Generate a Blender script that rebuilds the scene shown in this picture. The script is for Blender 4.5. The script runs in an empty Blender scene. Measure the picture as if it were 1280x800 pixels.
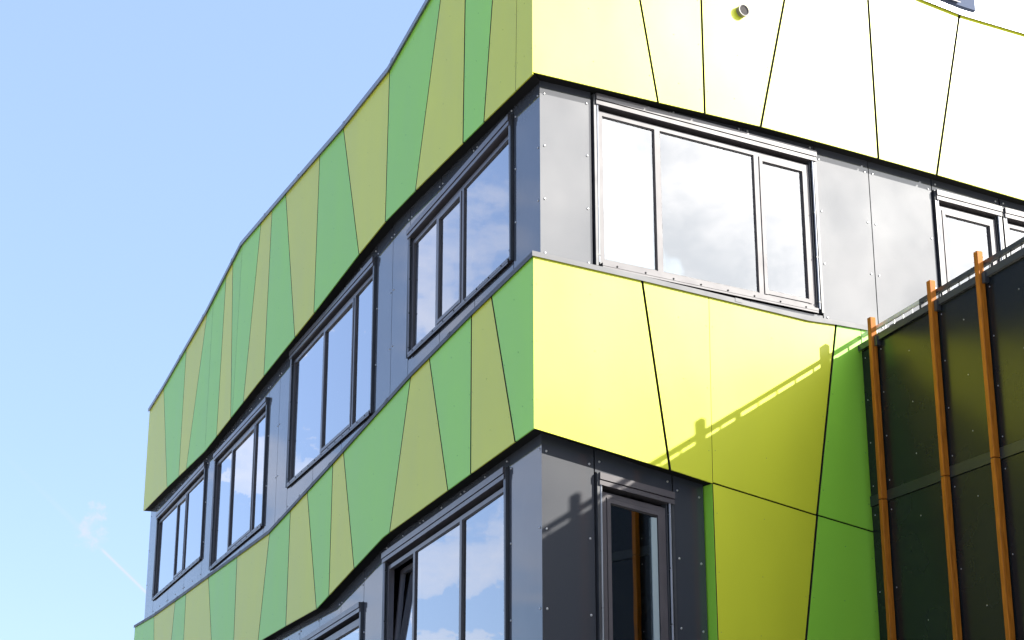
import bpy, bmesh, math, random
from mathutils import Vector
random.seed(7)
R = math.radians
sc = bpy.context.scene
COL = sc.collection

# ------------------------------------------------------------------ camera and survey frame
F, HY = 2250.0, 730.0                       # focal length and horizon drop, in photo pixels
PITCH = math.atan2(HY, F)
CP, SP = math.cos(PITCH), math.sin(PITCH)
EYE = Vector((0, 0, 1.6))
cam = bpy.data.cameras.new('camera'); co = bpy.data.objects.new('camera', cam); COL.objects.link(co)
co.location = EYE; co.rotation_euler = (math.pi / 2 + PITCH, 0, 0)
cam.sensor_width = 36; cam.lens = 36 * F / 1280; cam.clip_end = 5000; cam.clip_start = 0.1
sc.camera = co

def ray(x, y): return Vector((x - 640, F * CP - (400 - y) * SP, F * SP + (400 - y) * CP))
def hdir(X): return Vector((X, F * CP + HY * SP, 0)).normalized()
_r = ray(667.5, 535); K = EYE + _r * (16 / _r.y)          # the building's front corner
KZ = Vector((K.x, K.y, 0))

class Side:
    """A vertical facade plane: u runs away from the corner, w outwards, z up."""
    def __init__(s, d, n, base): s.d, s.n, s.base, s.md = d, n, base, None
    def P(s, u, z, w=0.0):
        if s.md is not None and abs(u) < 1e-4: u = w * s.md     # mitred corner
        return s.base + s.d * u + s.n * w + Vector((0, 0, z))
    def uz(s, x, y, w=0.0):                                     # survey: sight line onto the plane
        r = ray(x, y); p = s.base + s.n * w
        q = EYE + r * ((p - EYE).dot(s.n) / r.dot(s.n))
        return ((q - s.base).dot(s.d), q.z)
dL, dR = hdir(-905), hdir(4060)
nL = Vector((-dL.y, dL.x, 0)); nR = Vector((dR.y, -dR.x, 0))
L = Side(dL, nL, KZ); RT = Side(dR, nR, KZ)
det = nL.x * nR.y - nL.y * nR.x
M = Vector(((nR.y - nL.y) / det, (nL.x - nR.x) / det, 0))       # M.nL = M.nR = 1
L.md, RT.md = M.dot(dL), M.dot(dR)

# ------------------------------------------------------------------ materials
def mat(name, col, rough=.5, metal=0, spec=.5, var=0.0, noise=0.0, nscale=3.0, bump=0.0, bscale=2.0, coat=0, crough=.05, cior=1.5, ior=None, stretch=None, streak=0.0):
    m = bpy.data.materials.new(name); m.use_nodes = True
    nt = m.node_tree; b = nt.nodes['Principled BSDF']
    b.inputs['Coat Roughness'].default_value = crough; b.inputs['Coat IOR'].default_value = cior
    b.inputs['Base Color'].default_value = (*col, 1); b.inputs['Roughness'].default_value = rough
    b.inputs['Metallic'].default_value = metal; b.inputs['Specular IOR Level'].default_value = spec
    b.inputs['Coat Weight'].default_value = coat
    if ior: b.inputs['IOR'].default_value = ior
    tc = nt.nodes.new('ShaderNodeTexCoord')
    def nz(scale, detail=4):
        n = nt.nodes.new('ShaderNodeTexNoise'); n.inputs['Scale'].default_value = scale; n.inputs['Detail'].default_value = detail
        src = tc.outputs['Object']
        if stretch:
            mp = nt.nodes.new('ShaderNodeMapping'); mp.inputs['Scale'].default_value = stretch
            nt.links.new(src, mp.inputs['Vector']); src = mp.outputs['Vector']
        nt.links.new(src, n.inputs['Vector']); return n
    last = None
    if noise or var:
        hs = nt.nodes.new('ShaderNodeHueSaturation'); hs.inputs['Color'].default_value = (*col, 1)
        val = None
        if noise:
            n = nz(nscale); mr = nt.nodes.new('ShaderNodeMapRange')
            mr.inputs['From Min'].default_value = .3; mr.inputs['From Max'].default_value = .7
            mr.inputs['To Min'].default_value = 1 - noise; mr.inputs['To Max'].default_value = 1 + noise
            nt.links.new(n.outputs['Fac'], mr.inputs['Value']); val = mr.outputs[0]
            rr = nt.nodes.new('ShaderNodeMapRange'); rr.inputs['From Min'].default_value = .3; rr.inputs['From Max'].default_value = .7
            rr.inputs['To Min'].default_value = rough * (1 - noise * 1.2); rr.inputs['To Max'].default_value = min(1, rough * (1 + noise * 1.2))
            nt.links.new(n.outputs['Fac'], rr.inputs['Value']); nt.links.new(rr.outputs[0], b.inputs['Roughness'])
        if var:
            oi = nt.nodes.new('ShaderNodeObjectInfo'); mr = nt.nodes.new('ShaderNodeMapRange')
            mr.inputs['To Min'].default_value = 1 - var; mr.inputs['To Max'].default_value = 1 + var
            nt.links.new(oi.outputs['Random'], mr.inputs['Value'])
            if val:
                mm = nt.nodes.new('ShaderNodeMath'); mm.operation = 'MULTIPLY'
                nt.links.new(val, mm.inputs[0]); nt.links.new(mr.outputs[0], mm.inputs[1]); val = mm.outputs[0]
            else: val = mr.outputs[0]
        nt.links.new(val, hs.inputs['Value']); nt.links.new(hs.outputs[0], b.inputs['Base Color'])
    if bump:
        n = nz(bscale, 2); bp = nt.nodes.new('ShaderNodeBump'); bp.inputs['Strength'].default_value = 1
        bp.inputs['Distance'].default_value = bump
        nt.links.new(n.outputs['Fac'], bp.inputs['Height']); nt.links.new(bp.outputs[0], b.inputs['Normal'])
    return m

LIME = mat('lime laminate', (.465, .49, .012), .66, spec=.46, coat=.40, crough=.25, var=.03, noise=.04, nscale=1.1, stretch=(1.3, 1.3, .6), bump=.0009, bscale=1.6)
GREEN = mat('green laminate', (.215, .50, .028), .66, spec=.46, coat=.40, crough=.25, var=.03, noise=.04, nscale=1.1, stretch=(1.3, 1.3, .6), bump=.0009, bscale=1.6)
LIME_HEAD = mat('lime painted screw', (.20, .24, .02), .5)
GREEN_HEAD = mat('green painted screw', (.05, .18, .03), .5)
EDGE = mat('dark laminate core', (.045, .042, .025), .8, spec=.1)
STRIP = mat('anthracite gloss sheet', (.017, .020, .027), .60, spec=.30, coat=1.0, cior=1.62, var=.10, noise=.08, nscale=1.2, bump=.0012, bscale=1.1)
FRAME = mat('window frame metal', (.054, .048, .052), .52, spec=.34, coat=.6, crough=.15, noise=.10, nscale=5)
DARKM = mat('dark metal', (.03, .032, .036), .35, spec=.5, noise=.12, nscale=6)
BACK = mat('black membrane', (.008, .008, .008), .9, spec=.1)
def glass_mat(name, tint):
    m = bpy.data.materials.new(name); m.use_nodes = True; nt = m.node_tree; nt.nodes.clear()
    N = nt.nodes.new; K_ = nt.links.new
    tc = N('ShaderNodeTexCoord'); nz = N('ShaderNodeTexNoise'); nz.inputs['Scale'].default_value = 1.0; nz.inputs['Detail'].default_value = 2
    K_(tc.outputs['Object'], nz.inputs['Vector'])
    bp = N('ShaderNodeBump'); bp.inputs['Strength'].default_value = 1; bp.inputs['Distance'].default_value = .0012; K_(nz.outputs['Fac'], bp.inputs['Height'])
    fr = N('ShaderNodeFresnel'); fr.inputs['IOR'].default_value = 1.55; K_(bp.outputs[0], fr.inputs['Normal'])
    a = N('ShaderNodeMath'); a.operation = 'MULTIPLY'; a.inputs[1].default_value = 5.0; K_(fr.outputs[0], a.inputs[0])      # stacked surfaces of double glazing
    b = N('ShaderNodeMath'); b.operation = 'MULTIPLY_ADD'; b.inputs[1].default_value = 4.0; b.inputs[2].default_value = 1.0; K_(fr.outputs[0], b.inputs[0])
    c = N('ShaderNodeMath'); c.operation = 'DIVIDE'; K_(a.outputs[0], c.inputs[0]); K_(b.outputs[0], c.inputs[1])
    d = N('ShaderNodeBsdfTransparent'); d.inputs['Color'].default_value = (*tint, 1)
    g = N('ShaderNodeBsdfGlossy'); g.inputs['Color'].default_value = (.97, .98, 1, 1); g.inputs['Roughness'].default_value = .012; K_(bp.outputs[0], g.inputs['Normal'])
    mx = N('ShaderNodeMixShader'); K_(c.outputs[0], mx.inputs[0]); K_(d.outputs[0], mx.inputs[1]); K_(g.outputs[0], mx.inputs[2])
    o = N('ShaderNodeOutputMaterial'); K_(mx.outputs[0], o.inputs['Surface']); return m
GLASS = glass_mat('double glazing', (.55, .60, .60))
STEEL = mat('stainless screw', (.42, .42, .42), .35, metal=1)
FLASH = mat('grey folded sheet metal', (.05, .052, .058), .5, spec=.3, noise=.12, nscale=4)
COPE = mat('weathered zinc coping', (.20, .21, .23), .40, metal=.5, noise=.15, nscale=3)
BLIND = mat('pale blind fabric', (.62, .68, .72), .9, noise=.06, nscale=6)
SEAL = mat('dark rubber seal', (.040, .036, .036), .6)

# ------------------------------------------------------------------ mesh helpers
def build(name, bm, mats, parent=None, smooth=False):
    bmesh.ops.recalc_face_normals(bm, faces=bm.faces)
    me = bpy.data.meshes.new(name); bm.to_mesh(me); bm.free()
    for m in (mats if isinstance(mats, (list, tuple)) else [mats]): me.materials.append(m)
    if smooth:
        for p in me.polygons: p.use_smooth = True
    o = bpy.data.objects.new(name, me); COL.objects.link(o)
    if parent is not None: o.parent = parent
    return o

def solid(bm, rings, mi=0, caps=True):
    vs = [[bm.verts.new(p) for p in r] for r in rings]; n = len(rings[0]); fs = []
    for a, b in zip(vs, vs[1:]):
        for i in range(n): fs.append(bm.faces.new((a[i], a[(i + 1) % n], b[(i + 1) % n], b[i])))
    if caps: fs.append(bm.faces.new(vs[0])); fs.append(bm.faces.new(list(reversed(vs[-1]))))
    for f in fs: f.material_index = mi
    return fs

def prism(bm, S, poly, w0, w1, mi=0):
    return solid(bm, [[S.P(u, z, w0) for u, z in poly], [S.P(u, z, w1) for u, z in poly]], mi)

def bar(bm, S, u0, u1, z0, z1, w0, w1, mi=0, tilt=0.0):
    """a box; tilt raises its far end"""
    return prism(bm, S, [(u0, z0), (u1, z0 + tilt), (u1, z1 + tilt), (u0, z1)], w0, w1, mi)

def sweep(bm, S, pts, w0, w1, h0, h1, mi=0):
    """a rectangular profile carried along a polyline of the facade"""
    return solid(bm, [[S.P(u, z + h0, w0), S.P(u, z + h0, w1), S.P(u, z + h1, w1), S.P(u, z + h1, w0)] for u, z in pts], mi)

def stud(bm, S, u, z, w, r=.011, h=.010, mi=1, seg=8):
    a = [S.P(u + r * math.cos(t), z + r * math.sin(t), w - .002) for t in [2 * math.pi * i / seg for i in range(seg)]]
    b = [S.P(u + r * math.cos(t), z + r * math.sin(t), w + h * .5) for t in [2 * math.pi * i / seg for i in range(seg)]]
    c = [S.P(u + r * .5 * math.cos(t), z + r * .5 * math.sin(t), w + h) for t in [2 * math.pi * i / seg for i in range(seg)]]
    solid(bm, [a, b, c], mi)

def tube(bm, p, q, r, seg=8, mi=0):
    d = (q - p).normalized(); a = d.orthogonal().normalized(); b = d.cross(a)
    solid(bm, [[c + a * r * math.cos(2 * math.pi * i / seg) + b * r * math.sin(2 * math.pi * i / seg) for i in range(seg)] for c in (p, q)], mi)

def thing(name, label, cat, loc=(0, 0, 0)):
    o = bpy.data.objects.new(name, None); COL.objects.link(o); o.location = loc
    o['label'] = label; o['category'] = cat; o.empty_display_size = .3
    return o
def keep(o, parent):                    # children are modelled in world space
    o.matrix_parent_inverse = parent.matrix_basis.inverted(); return o

def lerp(pts, u):
    if u <= pts[0][0]: return pts[0][1]
    for (a, za), (b, zb) in zip(pts, pts[1:]):
        if u <= b: return za + (zb - za) * (u - a) / (b - a)
    return pts[-1][1]
def between(pts, a, b):                 # polyline clipped to [a, b]
    return [(a, lerp(pts, a))] + [p for p in pts if a + 1e-3 < p[0] < b - 1e-3] + [(b, lerp(pts, b))]

# ------------------------------------------------------------------ facade lines (surveyed)
def line(S, px): return [S.uz(*p) for p in px]
def pin(pts, u0): return [(u0, pts[0][1])] + pts[1:]
LEN_L, LEN_R = 21.7, 15.0
# left facade
UB_L = pin(line(L, [(667.5, 90.3), (605, 152), (519.5, 237.5), (482, 276.3), (448.6, 317.4), (392.3, 391), (330, 469), (255.5, 564.2), (208.7, 609), (180, 637.9)]), 0)
UB_L[-1] = (LEN_L, UB_L[-1][1])
_t = line(L, [(538, 0), (487, 89), (429.2, 161), (357.2, 243.3), (302.3, 307), (259, 391.4), (204.7, 485.7), (187, 514)])
ROOF0 = 12.24
UT_L = [(0, ROOF0)] + _t[:-1] + [(LEN_L, _t[-1][1])]
LT_L = pin(line(L, [(667.5, 319), (589.3, 394.5), (513.3, 471.3), (416, 580), (363, 638), (337, 666), (296.4, 695.6), (232.5, 741.6), (192.5, 770), (168.5, 784)]), 0)
LB_L = pin(line(L, [(667.5, 535.1), (588.3, 592), (487, 665), (478, 672), (442.5, 710), (395.4, 760.9), (357.2, 782.2), (327.7, 799.5)]), 0)
LB_L += [(13.5, LB_L[-1][1] - .15), (17.0, LB_L[-1][1] - .25), (LT_L[-1][0], LB_L[-1][1] + .1)]
END_L2 = LT_L[-1][0]
# right facade
UB_R = pin(line(RT, [(667.5, 90.3), (822.5, 127.5), (881, 141.3), (951, 158), (1030, 179), (1097, 197.5), (1171, 218.2), (1280, 250)]), 0) 
UB_R += [(10, UB_R[-1][1] - .05), (LEN_R, UB_R[-1][1] + .1)]
_t = line(RT, [(1152.5, 0), (1199, 18.5), (1280, 42.5)])
UT_R = [(0, ROOF0)] + _t + [(LEN_R, _t[-1][1] + .05)]
LT_R = pin(line(RT, [(667.5, 319), (802.5, 350), (886, 370), (1010, 400), (1045, 405), (1076, 410.5)]), 0)
LT_R += [(LEN_R, LT_R[-1][1])]
LB_R = pin(line(RT, [(667.5, 535.1), (837.5, 587), (891, 604)]), 0)
U_REV = LB_R[-1][0]                       # where the right wall comes down in front of the lower strip
REC = .14                                 # recess of the window strips
Z_LOW = 3.30                              # bottom of the lower strip

bld = thing('office_building', 'modern office building clad in lime and green trapezoid panels with dark window bands', 'building', (K.x, K.y, 0))
def part(name, bm, m, label=None, smooth=False):
    o = keep(build(name, bm, m, bld, smooth), bld)
    if label: o['label'] = label
    return o
def sub(name, bm, m, parent, smooth=False):
    return build(name, bm, m, parent, smooth)

# ---- core walls: one closed body well behind the claddings
def far_corner(w, end_l, end_r):
    a = L.P(end_l, 0, w); b = RT.P(end_r, 0, w)
    return a, b, a + (b - L.P(0, 0, w))
def core(bm, w, z0, z1, el, er):
    a, b, c = far_corner(w, el, er); k = L.P(0, 0, w)
    solid(bm, [[Vector((p.x, p.y, z0)) for p in (k, a, c, b)], [Vector((p.x, p.y, z1)) for p in (k, a, c, b)]])
bm = bmesh.new(); core(bm, -.95, 0, 11.0, LEN_L - .12, LEN_R); part('core_wall', bm, mat('dark interior', (.03, .03, .032), .8))
bm = bmesh.new(); core(bm, -.10, 0, .9, LEN_L, LEN_R); part('plinth', bm, mat('plinth concrete', (.25, .25, .24), .8, noise=.2))

bm = bmesh.new(); bar(bm, L, LEN_L - .16, LEN_L - .125, .9, 11.0, -1.5, -.16); part('end_wall', bm, STRIP)

# ---- bands: dark substructure with the soffit, then the panels hung in front of it
def band_body(S, top, bot, end):
    bm = bmesh.new(); t = between(top, 0, end); b = between(bot, 0, end)
    t = [(u, z - .012) for u, z in t]; b = [(u, z + .006) for u, z in b]
    us = sorted({round(u, 4) for u, _ in t + b})
    rings = []
    for u in us:
        zt, zb = lerp(t, u), lerp(b, u)
        rings.append([S.P(u, zb, -.36), S.P(u, zb, -.022), S.P(u, zt, -.022), S.P(u, zt, -.36)])
    solid(bm, rings); return part('soffit', bm, BACK)
band_body(L, UT_L, UB_L, LEN_L - .004); band_body(RT, UT_R, UB_R, LEN_R)
band_body(L, LT_L, LB_L, END_L2 - .004)
band_body(RT, LT_R, LB_R[:-1] + [(U_REV - .006, LB_R[-1][1])], U_REV - .006)

def ext(a, b, pts, want):                 # where the seam through a and b meets a facade line
    u = b[0]
    for _ in range(6):
        z = lerp(pts, u); t = (z - a[1]) / (b[1] - a[1]); u = a[0] + (b[0] - a[0]) * t
    return (u, lerp(pts, u))

def panel(S, ra, rb, la, lb, colour, g0=.014, g1=.014, topline=None, botline=None):
    """ra/rb: top and bottom of the seam nearer the corner, la/lb of the farther one"""
    bm = bmesh.new()
    a_t = (ra[0] + g0, ra[1]) if ra[0] > 1e-3 else (0, ra[1]); a_b = (rb[0] + g0, rb[1]) if rb[0] > 1e-3 else (0, rb[1])
    b_t = (la[0] - g1, la[1]); b_b = (lb[0] - g1, lb[1])
    top = [a_t] + [p for p in (topline or []) if a_t[0] + .05 < p[0] < b_t[0] - .05] + [b_t]
    bot = [a_b] + [p for p in (botline or []) if a_b[0] + .05 < p[0] < b_b[0] - .05] + [b_b]
    poly = top + list(reversed(bot))
    for f in prism(bm, S, poly, -.014, 0):
        n_ = (f.verts[1].co - f.verts[0].co).cross(f.verts[2].co - f.verts[1].co).normalized()
        if abs(n_.dot(S.d)) > .75 and min((v.co - S.P(0, 0, 0)).dot(S.d) for v in f.verts) > .03: f.material_index = 2
    # painted screw heads in rows along both seams and down the middle
    def along(p, q, off, n, r=.0055):
        for i in range(n):
            t = (i + .5) / n
            stud(bm, S, p[0] + (q[0] - p[0]) * t + off, p[1] + (q[1] - p[1]) * t, 0, r, .003, 1, 6)
    h = a_t[1] - a_b[1]; n = max(2, round(h / .55)); w_ = min(b_t[0] - a_t[0], b_b[0] - a_b[0])
    along(a_t, a_b, .035, n); along(b_t, b_b, -.035, n)
    if w_ > .35: along(((a_t[0] + b_t[0]) / 2, a_t[1]), ((a_b[0] + b_b[0]) / 2, a_b[1]), 0, n)
    lime = colour == 'lime'
    return part('cladding_panel', bm, [LIME if lime else GREEN, LIME_HEAD if lime else GREEN_HEAD, EDGE],
                ('lime' if lime else 'green') + ' cladding panel')

def band_panels(S, seams, topline, botline, cols, end=None):
    """seams: [(top uv, bottom uv, half gap)] from the corner outwards"""
    for (t0, b0, g0), (t1, b1, g1), c in zip(seams, seams[1:], cols):
        panel(S, t0, b0, t1, b1, c, g0, g1, topline, botline)

def seam(S, px_t, px_b, g=.014, top=None, bot=None):
    a, b = S.uz(*px_t), S.uz(*px_b)
    if top: a2 = ext(b, a, top, 1)
    else: a2 = a
    if bot: b2 = ext(a, b, bot, 0)
    else: b2 = b
    return (a2, b2, g)

thin = .005
up_l = [((0, ROOF0), (0, UB_L[0][1]), .004)]
for (t, b, g) in [((645.9, 0), (644.5, 110.7), thin), ((615.6, 0), (604.8, 152.3), .014), ((581.5, 0), (578.7, 178.2), .016), ((550.6, 0), (519.2, 238.1), .014),
                  ((487, 90.4), (481.6, 276.6), .014), ((429.3, 161), (448.6, 317.4), .014), ((399.8, 192.5), (392.3, 391), .014), ((357.2, 243.3), (368.4, 420.5), .014),
                  ((340, 264.6), (329.8, 469.3), .014), ((326.3, 278.8), (304.2, 501), .014), ((302.8, 311), (290.4, 518), thin), ((291, 330.5), (288.4, 521), .014),
                  ((282.5, 347.7), (270.7, 543.6), .014), ((266.6, 377), (256.3, 560), thin), ((259, 391.4), (232.7, 585.7), .014), ((233, 435), (223.4, 595.4), .014),
                  ((204.7, 485.7), (208.7, 609), .014)]:
    up_l.append(seam(L, t, b, g, UT_L, UB_L))
up_l.append(((LEN_L, UT_L[-1][1]), (LEN_L, UB_L[-1][1]), 0))
band_panels(L, up_l, UT_L, UB_L, ['lime', 'lime', 'green', 'lime', 'green', 'lime', 'green', 'lime', 'green', 'lime', 'green', 'green', 'lime', 'green', 'green', 'lime', 'green', 'lime'])

lo_l = [((0, LT_L[0][1]), (0, LB_L[0][1]), .004)]
for (t, b, g) in [((614.3, 371), (643.7, 551.5), .016), ((589.3, 394.5), (588.3, 592), .016), ((536.5, 447), (559.8, 613.4), .014), ((513.3, 471.3), (487, 665), .014),
                  ((429.3, 565.6), (442.5, 710), .014), ((416, 580), (411, 744.6), .014), ((384, 614.5), (395.4, 760.9), .014), ((363, 638), (357.2, 782.2), .014),
                  ((337, 666), (322.7, 799.5), .014), ((296.3, 695.5), (292.2, 799.5), .014), ((260.5, 720.3), (264.2, 800), .014), ((232.5, 741.6), (229.5, 800), .014),
                  ((218.9, 751.8), (214.2, 800), .014), ((192.5, 770), (192.5, 800), .014)]:
    lo_l.append(seam(L, t, b, g, LT_L, LB_L))
lo_l.append(((END_L2, LT_L[-1][1]), (END_L2, LB_L[-1][1]), 0))
band_panels(L, lo_l, LT_L, LB_L, ['green', 'lime', 'green', 'lime', 'green', 'lime', 'green', 'lime', 'green', 'lime', 'green', 'lime', 'green', 'lime', 'green'])

up_r = [((0, ROOF0), (0, UB_R[0][1]), .004)]
for (t, b, g) in [((800, 0), (822.5, 127.5), .014), ((876.5, 0), (881, 141.5), .014), ((980.5, 0), (951, 158), .015), ((1085, 0), (1098, 197.5), .017), ((1199, 20), (1171, 218), .017)]:
    up_r.append(seam(RT, t, b, g, UT_R, UB_R))
for a, b in ((7.1, 7.0), (8.1, 8.5), (9.9, 9.6), (11.3, 11.5), (12.8, 12.6), (LEN_R, LEN_R)):
    up_r.append(((a, lerp(UT_R, a)), (b, lerp(UB_R, b)), .012))
band_panels(RT, up_r, UT_R, UB_R, ['lime'] * 6 + ['green', 'lime', 'lime', 'green', 'lime'])

# lower right: the band, which comes down as a full wall beyond the lower window strip
J = line(RT, [(893.7, 604), (1021.5, 644), (1088.7, 664.3)])
JL = [(U_REV, J[0][1]), J[1], J[2], (LEN_R, J[2][1])]
q1 = seam(RT, (802.5, 350), (837.5, 587), .015, LT_R, LB_R)
q2t = RT.uz(886, 370); q2b = (U_REV, LB_R[-1][1])
panel(RT, (0, LT_R[0][1]), (0, LB_R[0][1]), q1[0], q1[1], 'lime', .004, .015, LT_R, LB_R)
panel(RT, q1[0], q1[1], (q2t[0], lerp(LT_R, q2t[0])), q2b, 'lime', .015, .003, LT_R, LB_R)
s3t, s3b = RT.uz(1045, 405), RT.uz(1007.5, 800)
s3m = RT.uz(1021.5, 645)
x4t, x4b = (RT.uz(1076, 411)[0], LT_R[-2][1]), (RT.uz(1076, 411)[0], J[2][1])
gj = .009
panel(RT, (q2t[0], lerp(LT_R, q2t[0])), (U_REV, lerp(JL, U_REV) + gj), s3t, (s3m[0], lerp(JL, s3m[0]) + gj), 'lime', .003, .014, LT_R, JL)
panel(RT, s3t, (s3m[0], lerp(JL, s3m[0]) + gj), x4t, (x4b[0], x4b[1] + gj), 'green', .014, thin, LT_R, JL)
zb = .9; ub = s3m[0] + (s3b[0] - s3m[0]) * (s3m[1] - zb) / (s3m[1] - s3b[1])
panel(RT, (U_REV, lerp(JL, U_REV) - gj), (U_REV, zb), (s3m[0], lerp(JL, s3m[0]) - gj), (ub, zb), 'lime', .003, .014)
panel(RT, (s3m[0], lerp(JL, s3m[0]) - gj), (ub, zb), (x4b[0], x4b[1] - gj), (x4b[0], zb), 'green', .014, thin)
pu = x4t[0]
for i, u in enumerate((5.6, 7.4, 9.0, 11.2, 13.1, LEN_R)):
    panel(RT, (pu, LT_R[-1][1]), (pu, zb), (u, LT_R[-1][1]), (u, zb), 'lime' if i % 2 else 'green', thin, .012); pu = u
# backing of that wall, with the green reveal turned towards the strip
bm = bmesh.new()
prism(bm, RT, [(U_REV + .012, lerp(LT_R, U_REV) - .02), (LEN_R, LT_R[-1][1] - .02), (LEN_R, zb), (U_REV + .012, zb)], -.36, -.022); part('backing_wall', bm, BACK)
bm = bmesh.new(); bar(bm, RT, U_REV - .002, U_REV + .011, zb, LB_R[-1][1] - .004, -.36, -.016); part('reveal_panel', bm, GREEN, 'green reveal beside the narrow window')

# ---- sheet-metal trims
def trim(S, pts, end, w0, w1, h0, h1, m, name):
    bm = bmesh.new(); sweep(bm, S, between(pts, 0, end), w0, w1, h0, h1)
    if h1 > .03:   # drip lip
        sweep(bm, S, [(u, z) for u, z in between(pts, 0, end)], w1, w1 + .004, h0 - .018, h1 - .004)
    u = 2.4
    while u < end - .3:                     # cover straps over the joints
        sweep(bm, S, between(pts, u - .045, u + .045), w0, w1 + .007, h0 - .002, h1 + .003); u += 2.4 + random.uniform(-.3, .3)
    return part(name, bm, m)
trim(L, UT_L, LEN_L + .02, -.45, .028, .004, .060, COPE, 'roof_coping')
trim(RT, UT_R, LEN_R, -.45, .028, .004, .060, COPE, 'roof_coping')
trim(L, LT_L, END_L2 + .01, -.30, .016, .004, .040, FLASH, 'sill_flashing')
trim(RT, LT_R, 4.6, -.30, .016, .004, .038, FLASH, 'sill_flashing')
# inner parapet and flat roof
bm = bmesh.new(); a, b, c = far_corner(-.4, LEN_L, LEN_R); k = L.P(0, 0, -.4)
solid(bm, [[Vector((p.x, p.y, z)) for p in (k, a, c, b)] for z in (11.0, 11.08)]); part('flat_roof', bm, mat('roof gravel', (.32, .31, .29), .9, noise=.2, nscale=20))

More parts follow.
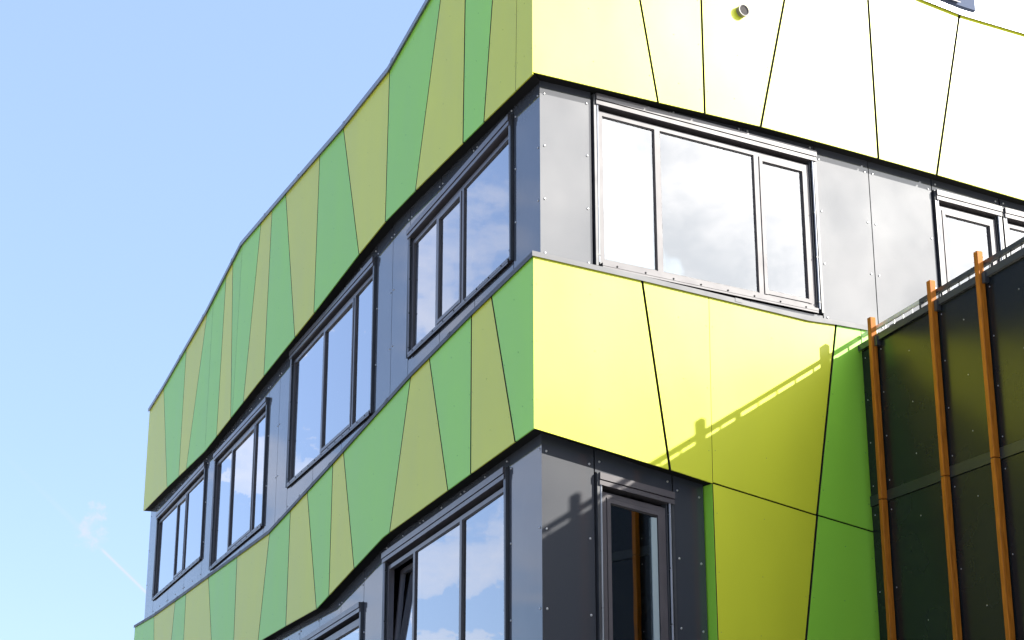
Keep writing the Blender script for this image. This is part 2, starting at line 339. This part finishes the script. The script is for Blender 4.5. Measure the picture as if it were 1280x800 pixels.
# ------------------------------------------------------------------ windows
def win(S, u0, u1, zt, zb, tilt, mull, sash=(), open_pane=None, head=True, blinds=()):
    """u0 near the corner, u1 far; zt/zb at u0, tilt = rise of the far end; mull: u of the mullions"""
    du = u1 - u0
    def T(u): return tilt * (u - u0) / du
    hb, gap, fr, side = .115, .045, .046, .075
    A, B = u0 + side, u1 - side                        # frame outer
    t0, b0 = zt - hb - gap, zb + .035
    bm = bmesh.new()
    fw0, fw1 = -.21, -.148
    def hbar(x0, x1, z0, z1, w0, w1): 
        prism(bm, S, [(x0, z0 + T(x0)), (x1, z0 + T(x1)), (x1, z1 + T(x1)), (x0, z1 + T(x0))], w0, w1)
    hbar(A + fr, B - fr, t0 - fr, t0, fw0, fw1); hbar(A + fr, B - fr, b0, b0 + fr, fw0, fw1)
    def vbar(x0, x1, w0=fw0, w1=fw1, za=None, zc=None):
        za = b0 if za is None else za; zc = t0 if zc is None else zc
        prism(bm, S, [(x0, za + T(x0)), (x1, za + T(x1)), (x1, zc + T(x1)), (x0, zc + T(x0))], w0, w1)
    vbar(A, A + fr); vbar(B - fr, B)
    for m_ in mull: vbar(m_ - .032, m_ + .032, za=b0 + fr, zc=t0 - fr)
    wnd = part('window', bm, FRAME)
    edges = [A + fr] + [x for m_ in mull for x in (m_ - .032, m_ + .032)] + [B - fr]
    panes = list(zip(edges[0::2], edges[1::2]))
    for i, (a, b) in enumerate(panes):
        if open_pane == i: continue
        za, zc = b0 + fr, t0 - fr
        wg = -.170; ins = 0
        if i in sash:
            bm = bmesh.new(); s = .045; w0, w1 = -.20, -.140
            prism(bm, S, [(a + .004, za + T(a)), (a + s, za + T(a + s)), (a + s, zc + T(a + s)), (a + .004, zc + T(a))], w0, w1)
            prism(bm, S, [(b - s, za + T(b - s)), (b - .004, za + T(b)), (b - .004, zc + T(b)), (b - s, zc + T(b - s))], w0, w1)
            for z0, z1 in ((za + .004, za + s), (zc - s, zc - .004)):
                prism(bm, S, [(a + s, z0 + T(a + s)), (b - s, z0 + T(b - s)), (b - s, z1 + T(b - s)), (a + s, z1 + T(a + s))], w0, w1)
            sub('sash', bm, FRAME, wnd); ins = s
        # rubber gasket round the glass, then the pane itself
        bm = bmesh.new(); x0, x1, y0, y1 = a + ins, b - ins, za + ins, zc - ins
        g = .010
        prism(bm, S, [(x0, y0 + T(x0)), (x0 + g, y0 + T(x0)), (x0 + g, y1 + T(x0)), (x0, y1 + T(x0))], wg - .01, wg + .012)
        prism(bm, S, [(x1 - g, y0 + T(x1)), (x1, y0 + T(x1)), (x1, y1 + T(x1)), (x1 - g, y1 + T(x1))], wg - .01, wg + .012)
        for z0, z1 in ((y0, y0 + g), (y1 - g, y1)):
            prism(bm, S, [(x0 + g, z0 + T(x0)), (x1 - g, z0 + T(x1)), (x1 - g, z1 + T(x1)), (x0 + g, z1 + T(x0))], wg - .01, wg + .012)
        sub('gasket', bm, SEAL, wnd)
        bm = bmesh.new(); rw = random.uniform(-.004, .004)      # every pane sits a hair differently
        x0 += .003; x1 -= .003; y0 += .003; y1 -= .003
        q = [(x0, y0 + T(x0)), (x1, y0 + T(x1)), (x1, y1 + T(x1)), (x0, y1 + T(x0))]
        solid(bm, [[S.P(u, z, wg - .006) for u, z in q], [S.P(u, z, wg + rw * (1 if k_ in (0, 3) else -1)) for k_, (u, z) in enumerate(q)]])
        sub('pane', bm, GLASS, wnd)
    for i, f0, f1, g0, g1 in blinds:                 # pale roller blinds and curtain edges in the room
        a, b = panes[i]; bm = bmesh.new(); za, zc = b0 + fr, t0 - fr
        prism(bm, S, [(a + (b - a) * f, za + (zc - za) * g + T(a)) for f, g in ((f0, g0), (f1, g0), (f1, g1), (f0, g1))], -.26, -.25)
        sub('blind', bm, BLIND, wnd)
    # blind box over the head, with a folded lip
    if head:
        bm = bmesh.new()
        hbar2 = lambda x0, x1, z0, z1, w0, w1: prism(bm, S, [(x0, z0 + T(x0)), (x1, z0 + T(x1)), (x1, z1 + T(x1)), (x0, z1 + T(x0))], w0, w1)
        hbar2(u0 + .02, u1 - .0, zt - hb * .55, zt, -.26, -.085)
        hbar2(u0 + .02, u1 - .0, zt - hb, zt - hb * .55 - .008, -.26, -.094)
        sub('blind_box', bm, FRAME, wnd)
    # blind guide rails at both ends: a dark channel with a round bar on brackets
    for x, sg in ((u0, 1), (u1, -1)):
        bm = bmesh.new(); a, b = sorted((x, x + sg * .028))
        prism(bm, S, [(a, zb - .01 + T(a)), (b, zb - .01 + T(b)), (b, zt - .005 + T(b)), (a, zt - .005 + T(a))], -.20, -.108)
        a, b = sorted((x + sg * .060, x + sg * .073))
        prism(bm, S, [(a, zb + .02 + T(a)), (b, zb + .02 + T(b)), (b, zt - hb + T(b)), (a, zt - hb + T(a))], -.22, -.135)
        xc = x + sg * .044
        tube(bm, S.P(xc, zb + .03 + T(xc), -.125), S.P(xc, zt - hb + T(xc), -.116), .012, 8, 1)
        for k_ in range(4):
            z = zb + .10 + (zt - hb - zb - .2) * k_ / 3 + T(xc)
            c0, c1 = sorted((x + sg * .029, x + sg * .059))
            bar(bm, S, c0, c1, z, z + .014, -.17, -.112)
        sub('guide_rail', bm, [DARKM, COPE], wnd)
    # sill with fixing screws
    bm = bmesh.new()
    prism(bm, S, [(A, zb + T(A)), (B, zb + T(B)), (B, zb + .030 + T(B)), (A, zb + .030 + T(A))], -.26, -.105)
    prism(bm, S, [(A, zb - .022 + T(A)), (B, zb - .022 + T(B)), (B, zb - .003 + T(B)), (A, zb - .003 + T(A))], -.113, -.107)
    n = max(3, int(du / .35))
    for i in range(n): stud(bm, S, A + (B - A) * (i + .5) / n, zb + .015 + T(A + (B - A) * (i + .5) / n), -.105, .010, .006, 1)
    sub('sill', bm, [FRAME, BACK], wnd)
    return wnd, (t0, b0, A, B, panes)

def fitwin(S, tr, tl, br, bl, mull, w=-.108, zb=None):
    """window corners as surveyed; n = end near the corner"""
    a, b = S.uz(*tr, w), S.uz(*tl, w)
    if zb is None:
        c, d = S.uz(*br, w), S.uz(*bl, w); u0, u1 = (a[0] + c[0]) / 2, (b[0] + d[0]) / 2
        tilt = ((b[1] - a[1]) + (d[1] - c[1])) / 2
        zt = (a[1] + b[1]) / 2 - tilt / 2; z0 = (c[1] + d[1]) / 2 - tilt / 2
    else:
        u0, u1 = a[0], b[0]; tilt = b[1] - a[1]; zt = a[1]; z0 = zb
    ms = [S.uz(*m_, -.148)[0] for m_ in mull]
    return dict(u0=u0, u1=u1, zt=zt, zb=z0, tilt=tilt, mull=ms)

W = []
up_left = [fitwin(L, (635, 143), (511, 289), (641, 323), (506, 446), [(578, 300), (546, 330)]),
           fitwin(L, (463.5, 324), (362.5, 442), (468, 512), (357.5, 607), [(441.5, 450), (402.5, 500)]),
           fitwin(L, (331, 497), (266.8, 571.5), (330, 656), (262, 709), [(316.5, 600), (287.5, 620)]),
           fitwin(L, (253.4, 580), (196, 643), (253.4, 695), (189.7, 749.7), [(231.5, 660), (219, 680)])]
lo_left = [fitwin(L, (632, 583), (479, 692), None, None, [(575.5, 700), (517, 730)], zb=3.55)]
_a = L.uz(451.2, 752, -.108); _b = L.uz(378, 799, -.108)
_sl = (_b[1] - _a[1]) / (_b[0] - _a[0])
lo_left.append(dict(u0=_a[0], u1=_a[0] + 3.0, zt=_a[1], zb=3.45, tilt=_sl * 3.0, mull=[L.uz(412, 793, -.148)[0], L.uz(412, 793, -.148)[0] + .75]))
up_right = [fitwin(RT, (743.7, 120), (1022.3, 187.5), (743.7, 326), (1027, 393), [(823.5, 250), (949, 285)])]
_c = up_right[0]
_a = RT.uz(1168, 237, -.108); _b = RT.uz(1251, 259, -.108)
up_right.append(dict(u0=_a[0], u1=_b[0], zt=_a[1], zb=_c['zb'] + _c['tilt'], tilt=_b[1] - _a[1], mull=[]))
up_right.append(dict(u0=_b[0] + .03, u1=_b[0] + 2.6, zt=_b[1], zb=_c['zb'] + _c['tilt'], tilt=0, mull=[_b[0] + .95, _b[0] + 1.75]))
up_right.append(dict(u0=10.4, u1=13.1, zt=_b[1], zb=_c['zb'] + _c['tilt'], tilt=0, mull=[11.2, 12.2]))
_a = RT.uz(746.5, 590, -.108); _b = RT.uz(842, 616, -.108)
lo_right = [dict(u0=_a[0], u1=_b[0], zt=_a[1], zb=3.55, tilt=_b[1] - _a[1], mull=[])]
# ---- glossy strip sheets between, above and below the windows
CORN = -REC * L.md                        # where the recessed strip really turns the corner
def sheet(S, u0, u1, zb0, zb1, zt0, zt1, screws=True, label=None):
    g = .006; bm = bmesh.new()
    a, b = (u0 + g if u0 > 1e-3 else 0), u1 - g
    prism(bm, S, [(a, zb0), (b, zb1), (b, zt1), (a, zt0)], -REC - .010, -REC)
    h = min(zt0 - zb0, zt1 - zb1)
    if screws:
        us = [a + .05 if a > 0 else CORN + .05, b - .05] if u1 - u0 > .25 else [(a + b) / 2]
        if u1 - u0 > 1.2: us.insert(1, (a + b) / 2)
        if h > .5: zs = lambda u, lo, hi: [lo + .10 + (hi - lo - .26) * i / 3 for i in range(4)]
        else: zs = lambda u, lo, hi: [(lo + hi) / 2]
        for u in us:
            t = (u - a) / (b - a)
            for z in zs(u, zb0 + (zb1 - zb0) * t, zt0 + (zt1 - zt0) * t): stud(bm, S, u, z, -REC, .0115, .009)
    return part('strip_panel', bm, [STRIP, STEEL])

def strip(S, wins, top, bot, end, cuts=()):
    """top/bot: functions of u"""
    pos = 0.0
    def run(a, b):
        xs = [a] + [c for c in cuts if a + .1 < c < b - .1] + [b]
        xs2 = [xs[0]]
        for x in xs[1:]:
            n = max(1, math.ceil((x - xs2[-1]) / 1.3)); p = xs2[-1]
            xs2 += [p + (x - p) * i / n for i in range(1, n + 1)]
        for p, q in zip(xs2, xs2[1:]): sheet(S, p, q, bot(p), bot(q), top(p), top(q))
    for d_ in wins:
        if d_['u0'] - pos > .06: run(pos, d_['u0'] - .012)
        f = lambda u: d_['tilt'] * (u - d_['u0']) / (d_['u1'] - d_['u0'])
        a, b = d_['u0'] - .010, d_['u1'] + .010; n = 3 if b - a > 1.2 else 1
        for i in range(n):
            p, q = a + (b - a) * i / n, a + (b - a) * (i + 1) / n
            if min(top(p) - d_['zt'] - f(p), top(q) - d_['zt'] - f(q)) > .05:
                sheet(S, p, q, d_['zt'] + f(p) + .006, d_['zt'] + f(q) + .006, top(p), top(q))
            if min(d_['zb'] + f(p) - bot(p), d_['zb'] + f(q) - bot(q)) > .06:
                sheet(S, p, q, bot(p), bot(q), d_['zb'] + f(p) - .03, d_['zb'] + f(q) - .03)
        pos = d_['u1'] + .012
    if end - pos > .05: run(pos, end)
strip(L, up_left, lambda u: lerp(UB_L, u) + .03, lambda u: lerp(LT_L, u) + .012, LEN_L - .12)
strip(RT, up_right, lambda u: lerp(UB_R, u) + .03, lambda u: lerp(LT_R, u) + .012, LEN_R, cuts=[RT.uz(1091, 300, -REC)[0]])
strip(L, lo_left, lambda u: lerp(LB_L, u) + .03, lambda u: Z_LOW, LEN_L - .12)
strip(RT, lo_right, lambda u: lerp(LB_R, u) + .03, lambda u: Z_LOW, U_REV - .01)
# stone-dark base below the lower strip
for S, e in ((L, LEN_L), (RT, U_REV - .01)):
    n = 8 if S is L else 1
    for i in range(n):
        bm = bmesh.new(); a, b = e * i / n, e * (i + 1) / n
        bar(bm, S, a + (.006 if i else 0), b - .006, .9, Z_LOW - .012, -.05, -.02); part('base_panel', bm, mat('base sheet', (.05, .052, .055), .5) if not (i or S is RT) else bpy.data.materials['base sheet'])

bl = [((2, .0, 1, .72, 1),), ((1, 0, 1, .8, 1),), ((0, 0, 1, .86, 1),), ((0, .05, 1, 0, .42),)]
for d_, b_ in zip(up_left, bl): win(L, **d_, sash=(1,), blinds=b_)
win(RT, **up_right[0], sash=(2,)); win(RT, **up_right[1], sash=(0,)); win(RT, **up_right[2], sash=(1,)); win(RT, **up_right[3], sash=(1,))
wn, (t0, b0, A, B, panes) = win(RT, **lo_right[0], sash=(0,))
a, b = panes[0]; bm = bmesh.new(); tl_ = lo_right[0]['tilt'] * .9
prism(bm, RT, [(b - .115, b0 + .10), (b - .052, b0 + .10), (b - .052, t0 - .105 + tl_), (b - .115, t0 - .105 + tl_)], -.166, -.152)
sub('glazing_strip', bm, mat('pale aluminium strip', (.21, .26, .27), .6), wn)
win(L, **lo_left[1], sash=(0,))
# the window with the tilted-open sash: real opening into a dark room niche
d_ = lo_left[0]
wnd, (t0, b0, A, B, panes) = win(L, **d_, open_pane=2)
a, b = panes[2]; tl = d_['tilt']; du = d_['u1'] - d_['u0']
T = lambda u: tl * (u - d_['u0']) / du
za, zc = b0 + .05, t0 - .05
bm = bmesh.new()                          # inward-tilted sash: hinged at the bottom
def tilted(u, z, w): 
    k_ = (z - za) / (zc - za)
    return L.P(u, z + T(u), w - .14 * max(0, k_))
s = .055
for x0, x1, z0, z1 in ((a + .005, a + s, za, zc), (b - s, b - .005, za, zc), (a + s, b - s, za, za + s), (a + s, b - s, zc - s, zc)):
    q = [(x0, z0), (x1, z0), (x1, z1), (x0, z1)]
    solid(bm, [[tilted(u, z, -.20) for u, z in q], [tilted(u, z, -.145) for u, z in q]])
sub('sash', bm, FRAME, wnd)
bm = bmesh.new(); q = [(a + s, za + s), (b - s, za + s), (b - s, zc - s), (a + s, zc - s)]
solid(bm, [[tilted(u, z, -.178) for u, z in q], [tilted(u, z, -.170) for u, z in q]]); sub('pane', bm, GLASS, wnd)

# ------------------------------------------------------------------ annex on the right
A0u, A0z = RT.uz(1086, 600)
A0 = RT.P(A0u, 0, 0)
AX = Side(-dL, nL, A0)                    # u runs from the facade towards the street, w to the left
AL, AWID, AZ = 6.2, 4.4, 7.15
anx = thing('annex', 'low dark grey annex with orange timber posts and a roof railing beside the lime wall', 'annex', tuple(A0))
def apart(name, bm, m, smooth=False): return keep(build(name, bm, m, anx, smooth), anx)
APAN = mat('anthracite facade sheet', (.009, .0105, .012), .26, spec=.26, var=.12, noise=.12, nscale=1.5, bump=.0005, bscale=.8)
APAN2 = mat('slate grey trim', (.018, .021, .021), .4, spec=.35, noise=.1)
WOOD = mat('orange stained timber', (.31, .100, .008), .55, spec=.15, var=.08, noise=.28, nscale=9, stretch=(6, 6, .6))
bm = bmesh.new(); bar(bm, AX, .02, AL, 0, AZ - .06, -AWID, -.03); apart('annex_wall', bm, BACK)
# coping: parapet line read from the photo, very slightly falling
c0, c1 = AX.uz(1094, 421), AX.uz(1280, 311.5)
sl = (c1[1] - c0[1]) / (c1[0] - c0[0])
cz = lambda u: c0[1] + sl * (u - c0[0])
bm = bmesh.new(); sweep(bm, AX, [(.004, cz(.004)), (AL + .02, cz(AL))], -.28, .03, -.045, .0); 
sweep(bm, AX, [(.004, cz(.004)), (AL + .02, cz(AL))], .03, .034, -.07, -.004); apart('coping', bm, DARKM)
posts = [AX.uz(x, 600, .078)[0] for x in (1096.5, 1176, 1240)]
posts += [posts[2] + (posts[2] - posts[0]) / 2 * k_ for k_ in (1, 2, 3)]
PW, PD = .062, .078
zt_, zm1, zm0 = cz(1) - .05, AX.uz(1200, 576)[1], 0
m0, m1 = AX.uz(1170, 600)[1], AX.uz(1190, 574)[1]
m0 = 5.44; m1 = 5.545
bounds = [0.02] + [p + PW / 2 for p in posts] + [AL]
for a, b in zip(bounds, bounds[1:]):
    for z0, z1 in ((.25, 2.9), (2.912, m0 - .008), (m1 + .006, None)):
        bm = bmesh.new()
        z1a, z1b = (z1, z1) if z1 else (cz(a) - .07, cz(b) - .07)
        prism(bm, AX, [(a + .006, z0), (b - .006, z0), (b - .006, z1b), (a + .006, z1a)], -.012, 0)
        for u in ([a + .075, b - .055] if b - a > .3 else [a + .06]):
            for k_ in range(4): stud(bm, AX, u, z0 + .09 + (z1a - z0 - .18) * k_ / 3, 0, .0075, .006)
        if b - a > .6:
            for k_ in range(3): stud(bm, AX, (a + b) / 2 + .03, z0 + .25 + (z1a - z0 - .5) * k_ / 2, 0, .007, .004)
        apart('wall_panel', bm, [APAN, STEEL])
for k_ in range(4):                        # street end of the annex
    a, b = -.02 - AWID * k_ / 4, -.02 - AWID * (k_ + 1) / 4
    for z0, z1 in ((.25, 2.9), (2.912, m0 + .04), (m0 + .052, cz(AL) - .08)):
        bm = bmesh.new(); bar(bm, AX, AL + .003, AL + .015, z0, z1, b + .006, a - .006); apart('wall_panel', bm, [APAN, STEEL])
bm = bmesh.new(); bar(bm, AX, AL - .24, AL + .02, cz(AL) - .075, cz(AL) - .003, -AWID - .03, -.285); apart('coping', bm, DARKM)
bm = bmesh.new(); bar(bm, AX, .02, AL, m0, m1, -.02, .012); apart('trim_strip', bm, APAN2)
ptop = [AX.uz(1083.5, 398, .078)[1], AX.uz(1157.5, 352, .078)[1], AX.uz(1215.5, 316, .078)[1]]
for i, u in enumerate(posts):
    zt1 = ptop[i] if i < 3 else ptop[2] + .02
    bm = bmesh.new()
    for z0, z1 in ((.05, 2.9), (2.908, m0 + .01), (m0 + .018, zt1)):
        fs = bar(bm, AX, u, u + PW, z0, z1, .012, PD)
    bmesh.ops.bevel(bm, geom=list(bm.edges), offset=.005, segments=1, affect='EDGES')
    o = apart('post', bm, WOOD)
    if i < 4:                              # small steel shoe behind each post at the parapet
        bm = bmesh.new(); bar(bm, AX, u + PW + .004, u + PW + .05, cz(u) - .12, cz(u) - .02, .004, .05); sub('bracket', bm, DARKM, o)
# railing over the coping
r0 = AX.uz(1150, 372, -.02)
rh = .12
rz = lambda u: cz(u) + rh
bm = bmesh.new(); sweep(bm, AX, [(r0[0], rz(r0[0])), (AL, rz(AL))], -.045, -.005, -.045, 0)
bar(bm, AX, r0[0] - .002, r0[0] + .032, cz(r0[0]) - .002, rz(r0[0]) - .046, -.045, -.005)
rail = apart('railing', bm, DARKM)
u = r0[0] + .16
while u < AL:
    bm = bmesh.new(); bar(bm, AX, u, u + .012, cz(u) - .002, rz(u) - .046, -.032, -.020); sub('baluster', bm, DARKM, rail); u += .165
# pale end piece and balusters, added to carry the rail's shadow to the facade
PALE_RAIL = mat('pale shadow rail', (.55, .55, .55), .45, metal=.3, noise=.1)
bm = bmesh.new(); sweep(bm, AX, [(.01, rz(.01)), (r0[0] - .004, rz(r0[0]))], -.040, -.012, -.036, 0)
rail2 = apart('shadow_rail', bm, PALE_RAIL)
u = .12
while u < r0[0] - .1:
    bm = bmesh.new(); bar(bm, AX, u, u + .010, cz(u) - .002, rz(u) - .037, -.030, -.020); sub('baluster', bm, PALE_RAIL, rail2); u += .165
bm = bmesh.new(); bar(bm, AX, .02, AL, AZ - .06, AZ - .03, -AWID, -.26); apart('annex_roof', bm, bpy.data.materials['roof gravel'])

# ------------------------------------------------------------------ small things
def disc_ring(S, u, z, w, r, n=28): return [S.P(u + r * math.cos(2 * math.pi * i / n), z + r * math.sin(2 * math.pi * i / n), w) for i in range(n)]
vu, vz = RT.uz(926.5, 15)
v = thing('vent_cap', 'round metal vent cap sticking out of the sunlit lime band near the roof', 'vent', tuple(RT.P(vu, vz, 0)))
bm = bmesh.new(); solid(bm, [disc_ring(RT, vu, vz, w, r) for w, r in ((.0, .066), (.036, .066), (.038, .07), (.052, .07), (.054, .066), (.052, .058), (.034, .057))], caps=False)
vb = keep(build('vent_body', bm, mat('vent metal', (.16, .15, .145), .5), v), v)
bm = bmesh.new(); r_ = disc_ring(RT, vu, vz, .042, .0575); bm.faces.new([bm.verts.new(p) for p in r_])
for i in range(-3, 4):
    h = math.sqrt(max(0, .055 ** 2 - (i * .015) ** 2)); bar(bm, RT, vu - h, vu + h, vz + i * .015 - .002, vz + i * .015 + .002, .0425, .046)
keep(build('grille', bm, mat('vent grille', (.05, .045, .044), .7, spec=.2), v), v)

# rooftop ventilation unit, standing back from the parapet on a white frame
GR = Side(dR, nR, KZ + nR * -2.6)
gx0, gx1 = GR.uz(1180, 5)[0], GR.uz(1220, 12)[0]
gz = GR.uz(1219, 14)[1]
un = thing('rooftop_unit', 'pale blue grey ventilation unit with louvres standing on the flat roof', 'ventilation unit', tuple(GR.P(gx0, 11.08, 0)))
bm = bmesh.new(); bar(bm, GR, gx0 - 1.2, gx1, gz, gz + 1.3, -1.2, 0)
bmesh.ops.bevel(bm, geom=list(bm.edges), offset=.012, segments=2, affect='EDGES')
keep(build('unit_casing', bm, mat('unit casing', (.065, .08, .12), .9, spec=.08, noise=.06), un), un)
bm = bmesh.new()
for i in range(14):
    z = gz + .06 + i * .07
    solid(bm, [[GR.P(u, z, .004), GR.P(u, z - .03, .05), GR.P(u, z - .022, .05), GR.P(u, z + .012, .004)] for u in (gx0 - 1.0, gx0 + (gx1 - gx0) * .45)])
keep(build('louvre', bm, mat('louvre', (.10, .08, .09), .5), un), un)
for u in (gx0 - 1.1, gx1 - .08):
    for w in (-1.1, -.05):
        bm = bmesh.new(); bar(bm, GR, u, u + .05, 11.08, gz, w - .05, w); keep(build('leg', bm, mat('unit leg', (.75, .75, .75), .5), un), un)

# small grey box behind the annex parapet
bu = AX.uz(1121, 396, -.2)
bx = thing('junction_box', 'small pale grey box mounted by the annex railing below the big window', 'box', tuple(AX.P(bu[0], cz(bu[0]), -.2)))
bm = bmesh.new(); z0 = cz(bu[0]); bar(bm, AX, bu[0] - .10, bu[0] + .16, z0 + .005, z0 + .135, -.26, -.16)
bmesh.ops.bevel(bm, geom=list(bm.edges), offset=.01, segments=2, affect='EDGES')
keep(build('box_body', bm, mat('grey plastic', (.10, .10, .105), .5), bx), bx)
bm = bmesh.new(); bar(bm, AX, bu[0] - .08, bu[0] + .14, z0 + .025, z0 + .115, -.16, -.152); keep(build('box_lid', bm, mat('pale plastic', (.2, .2, .2), .5), bx), bx)

# ------------------------------------------------------------------ ground
bm = bmesh.new(); s = 900
bm.faces.new([bm.verts.new(p) for p in ((-s, -s, 0), (s, -s, 0), (s, s, 0), (-s, s, 0))])
g = build('ground', bm, mat('pale concrete paving', (.24, .235, .225), .85, noise=.12, nscale=.5)); g['kind'] = 'structure'

# ------------------------------------------------------------------ light
SUNT = Vector((-.857, .100, -.504)).normalized()       # direction of travel, from the parapet's cast shadow
sun = bpy.data.lights.new('sun', 'SUN'); sun.energy = 3.6; sun.angle = R(.53); sun.color = (1, .955, .88)
so = bpy.data.objects.new('sun', sun); COL.objects.link(so); so.rotation_euler = SUNT.to_track_quat('-Z', 'Y').to_euler()
SD = -SUNT
wd = bpy.data.worlds.new('World'); sc.world = wd; wd.use_nodes = True
nt = wd.node_tree; N, LK = nt.nodes, nt.links
bg = N['Background']; bg.inputs['Strength'].default_value = .065
sky = N.new('ShaderNodeTexSky'); sky.sky_type = 'NISHITA'; sky.sun_disc = False
sky.sun_elevation = math.asin(SD.z); sky.sun_rotation = math.atan2(SD.x, SD.y)
sky.air_density = 1.0; sky.dust_density = .6; sky.ozone_density = 1.6; sky.altitude = 50
CUMULUS = ((618, 290, .8, 3.4), (372, 570, .2, 1.3), (612, 628, .6, 2.6), (533, 718, .2, 1.3))
tc = N.new('ShaderNodeTexCoord')
def math_(op, a, b=None, c=None, clamp=False):
    n = N.new('ShaderNodeMath'); n.operation = op; n.use_clamp = clamp
    for i, v_ in enumerate((a, b, c)):
        if v_ is None: continue
        if isinstance(v_, (int, float)): n.inputs[i].default_value = v_
        else: LK.new(v_, n.inputs[i])
    return n.outputs[0]
def smooth(v_, lo, hi):
    n = N.new('ShaderNodeMapRange'); n.interpolation_type = 'SMOOTHSTEP'
    n.inputs['From Min'].default_value = lo; n.inputs['From Max'].default_value = hi; LK.new(v_, n.inputs['Value']); return n.outputs[0]
def dot(vec):
    n = N.new('ShaderNodeVectorMath'); n.operation = 'DOT_PRODUCT'; n.inputs[1].default_value = vec
    LK.new(tc.outputs['Generated'], n.inputs[0]); return n.outputs['Value']
def noise(scale, detail=6, rough=.55, stretch=(1, 1, 1), off=(0, 0, 0)):
    mp = N.new('ShaderNodeMapping'); mp.inputs['Scale'].default_value = stretch; mp.inputs['Location'].default_value = off
    LK.new(tc.outputs['Generated'], mp.inputs['Vector'])
    n = N.new('ShaderNodeTexNoise'); n.inputs['Scale'].default_value = scale; n.inputs['Detail'].default_value = detail; n.inputs['Roughness'].default_value = rough
    LK.new(mp.outputs[0], n.inputs['Vector']); return n.outputs['Fac']
def over(base, colour, fac):
    n = N.new('ShaderNodeMix'); n.data_type = 'RGBA'; LK.new(fac, n.inputs['Factor']); LK.new(base, n.inputs['A'])
    n.inputs['B'].default_value = (*colour, 1); return n.outputs['Result']
colr = over(sky.outputs[0], (1.74, 2.44, 4.3), math_('MULTIPLY', 1.0, .68))      # thin high veil
# a bank of bright cloud on the sun's side of the sky
n1 = noise(3.2, 7, .58, (1, 1, 1.6))
bankd = dot(Vector((.86, .02, .46)).normalized())
bank = smooth(math_('ADD', bankd, math_('MULTIPLY', math_('SUBTRACT', n1, .5), .55)), .47, .73)
bank2 = smooth(math_('ADD', dot(Vector((.45, .72, .53)).normalized()), math_('MULTIPLY', math_('SUBTRACT', n1, .5), .06)), .915, .952)
up_ = smooth(dot((0, 0, 1)), .185, .225)
bank = math_('MAXIMUM', math_('MULTIPLY', bank, up_), bank2)
n1b = noise(7.0, 8, .62, (1, 1, 1.5), (1.7, .2, .6))
mixc = N.new('ShaderNodeMix'); mixc.data_type = 'RGBA'; LK.new(smooth(n1b, .36, .60), mixc.inputs['Factor'])
mixc.inputs['A'].default_value = (11.5, 11.9, 12.4, 1); mixc.inputs['B'].default_value = (17.5, 17.2, 17, 1)
m2 = N.new('ShaderNodeMix'); m2.data_type = 'RGBA'; LK.new(bank, m2.inputs['Factor']); LK.new(colr, m2.inputs['A']); LK.new(mixc.outputs['Result'], m2.inputs['B'])
colr = m2.outputs['Result']
# a few loose clouds to the left, seen mirrored in the left windows
n2 = noise(7.5, 8, .62, (1, 1, 1.7), (3.1, .4, 0))
left = None
for x, y, inner, outer in CUMULUS:
    r = ray(x, y).normalized(); r = r - nL * (2 * r.dot(nL))
    v_ = smooth(math_('ADD', dot(r), math_('MULTIPLY', math_('SUBTRACT', n2, .5), .02)), math.cos(R(outer)), math.cos(R(inner)))
    left = v_ if left is None else math_('MAXIMUM', left, v_)
colr = over(colr, (5.2, 5.0, 5.1), math_('MULTIPLY', math_('MULTIPLY', smooth(n2, .36, .66), left), .52))
# contrail with a puff, low on the left
ra, rb = ray(-60, 505).normalized(), ray(180, 738).normalized()
nn = ra.cross(rb).normalized(); tt = (rb - ra).normalized()
dist = math_('ABSOLUTE', dot(nn))
n3 = noise(60, 4, .6)
t_ = dot(tt); lo_, hi_ = ra.dot(tt), rb.dot(tt); mid = ray(125, 684).normalized().dot(tt)
core_ = smooth(dist, .0011, .0002)
c1_ = math_('MULTIPLY', core_, smooth(t_, mid - .001, mid + .004))
c2_ = math_('MULTIPLY', math_('MULTIPLY', smooth(dist, .0022, .0003), smooth(t_, lo_ + .01, mid)), math_('MULTIPLY_ADD', n3, .25, .02))
colr = over(colr, (2.9, 2.9, 3.0), math_('MULTIPLY', math_('MAXIMUM', c1_, c2_), .6))
n4 = noise(110, 7, .68); n5 = noise(38, 3, .5)
puff = None
for x, y, r_in, r_out in ((113, 668, .002, .0095), (121, 641, .001, .0065), (104, 672, .001, .006)):
    pd = math_('ADD', dot(ray(x, y).normalized()), math_('MULTIPLY', math_('SUBTRACT', n4, .5), .00009))
    v_ = smooth(pd, math.cos(r_out), math.cos(r_in)); puff = v_ if puff is None else math_('MAXIMUM', puff, v_)
colr = over(colr, (2.9, 2.85, 2.9), math_('MULTIPLY', math_('MULTIPLY', puff, smooth(n4, .30, .68)), .62))
LK.new(colr, bg.inputs['Color'])

sc.view_settings.view_transform = 'Standard'; sc.view_settings.look = 'None'
sc.view_settings.exposure = 2.2; sc.view_settings.gamma = 1
sc.cycles.max_bounces = 8; sc.cycles.use_denoising = True
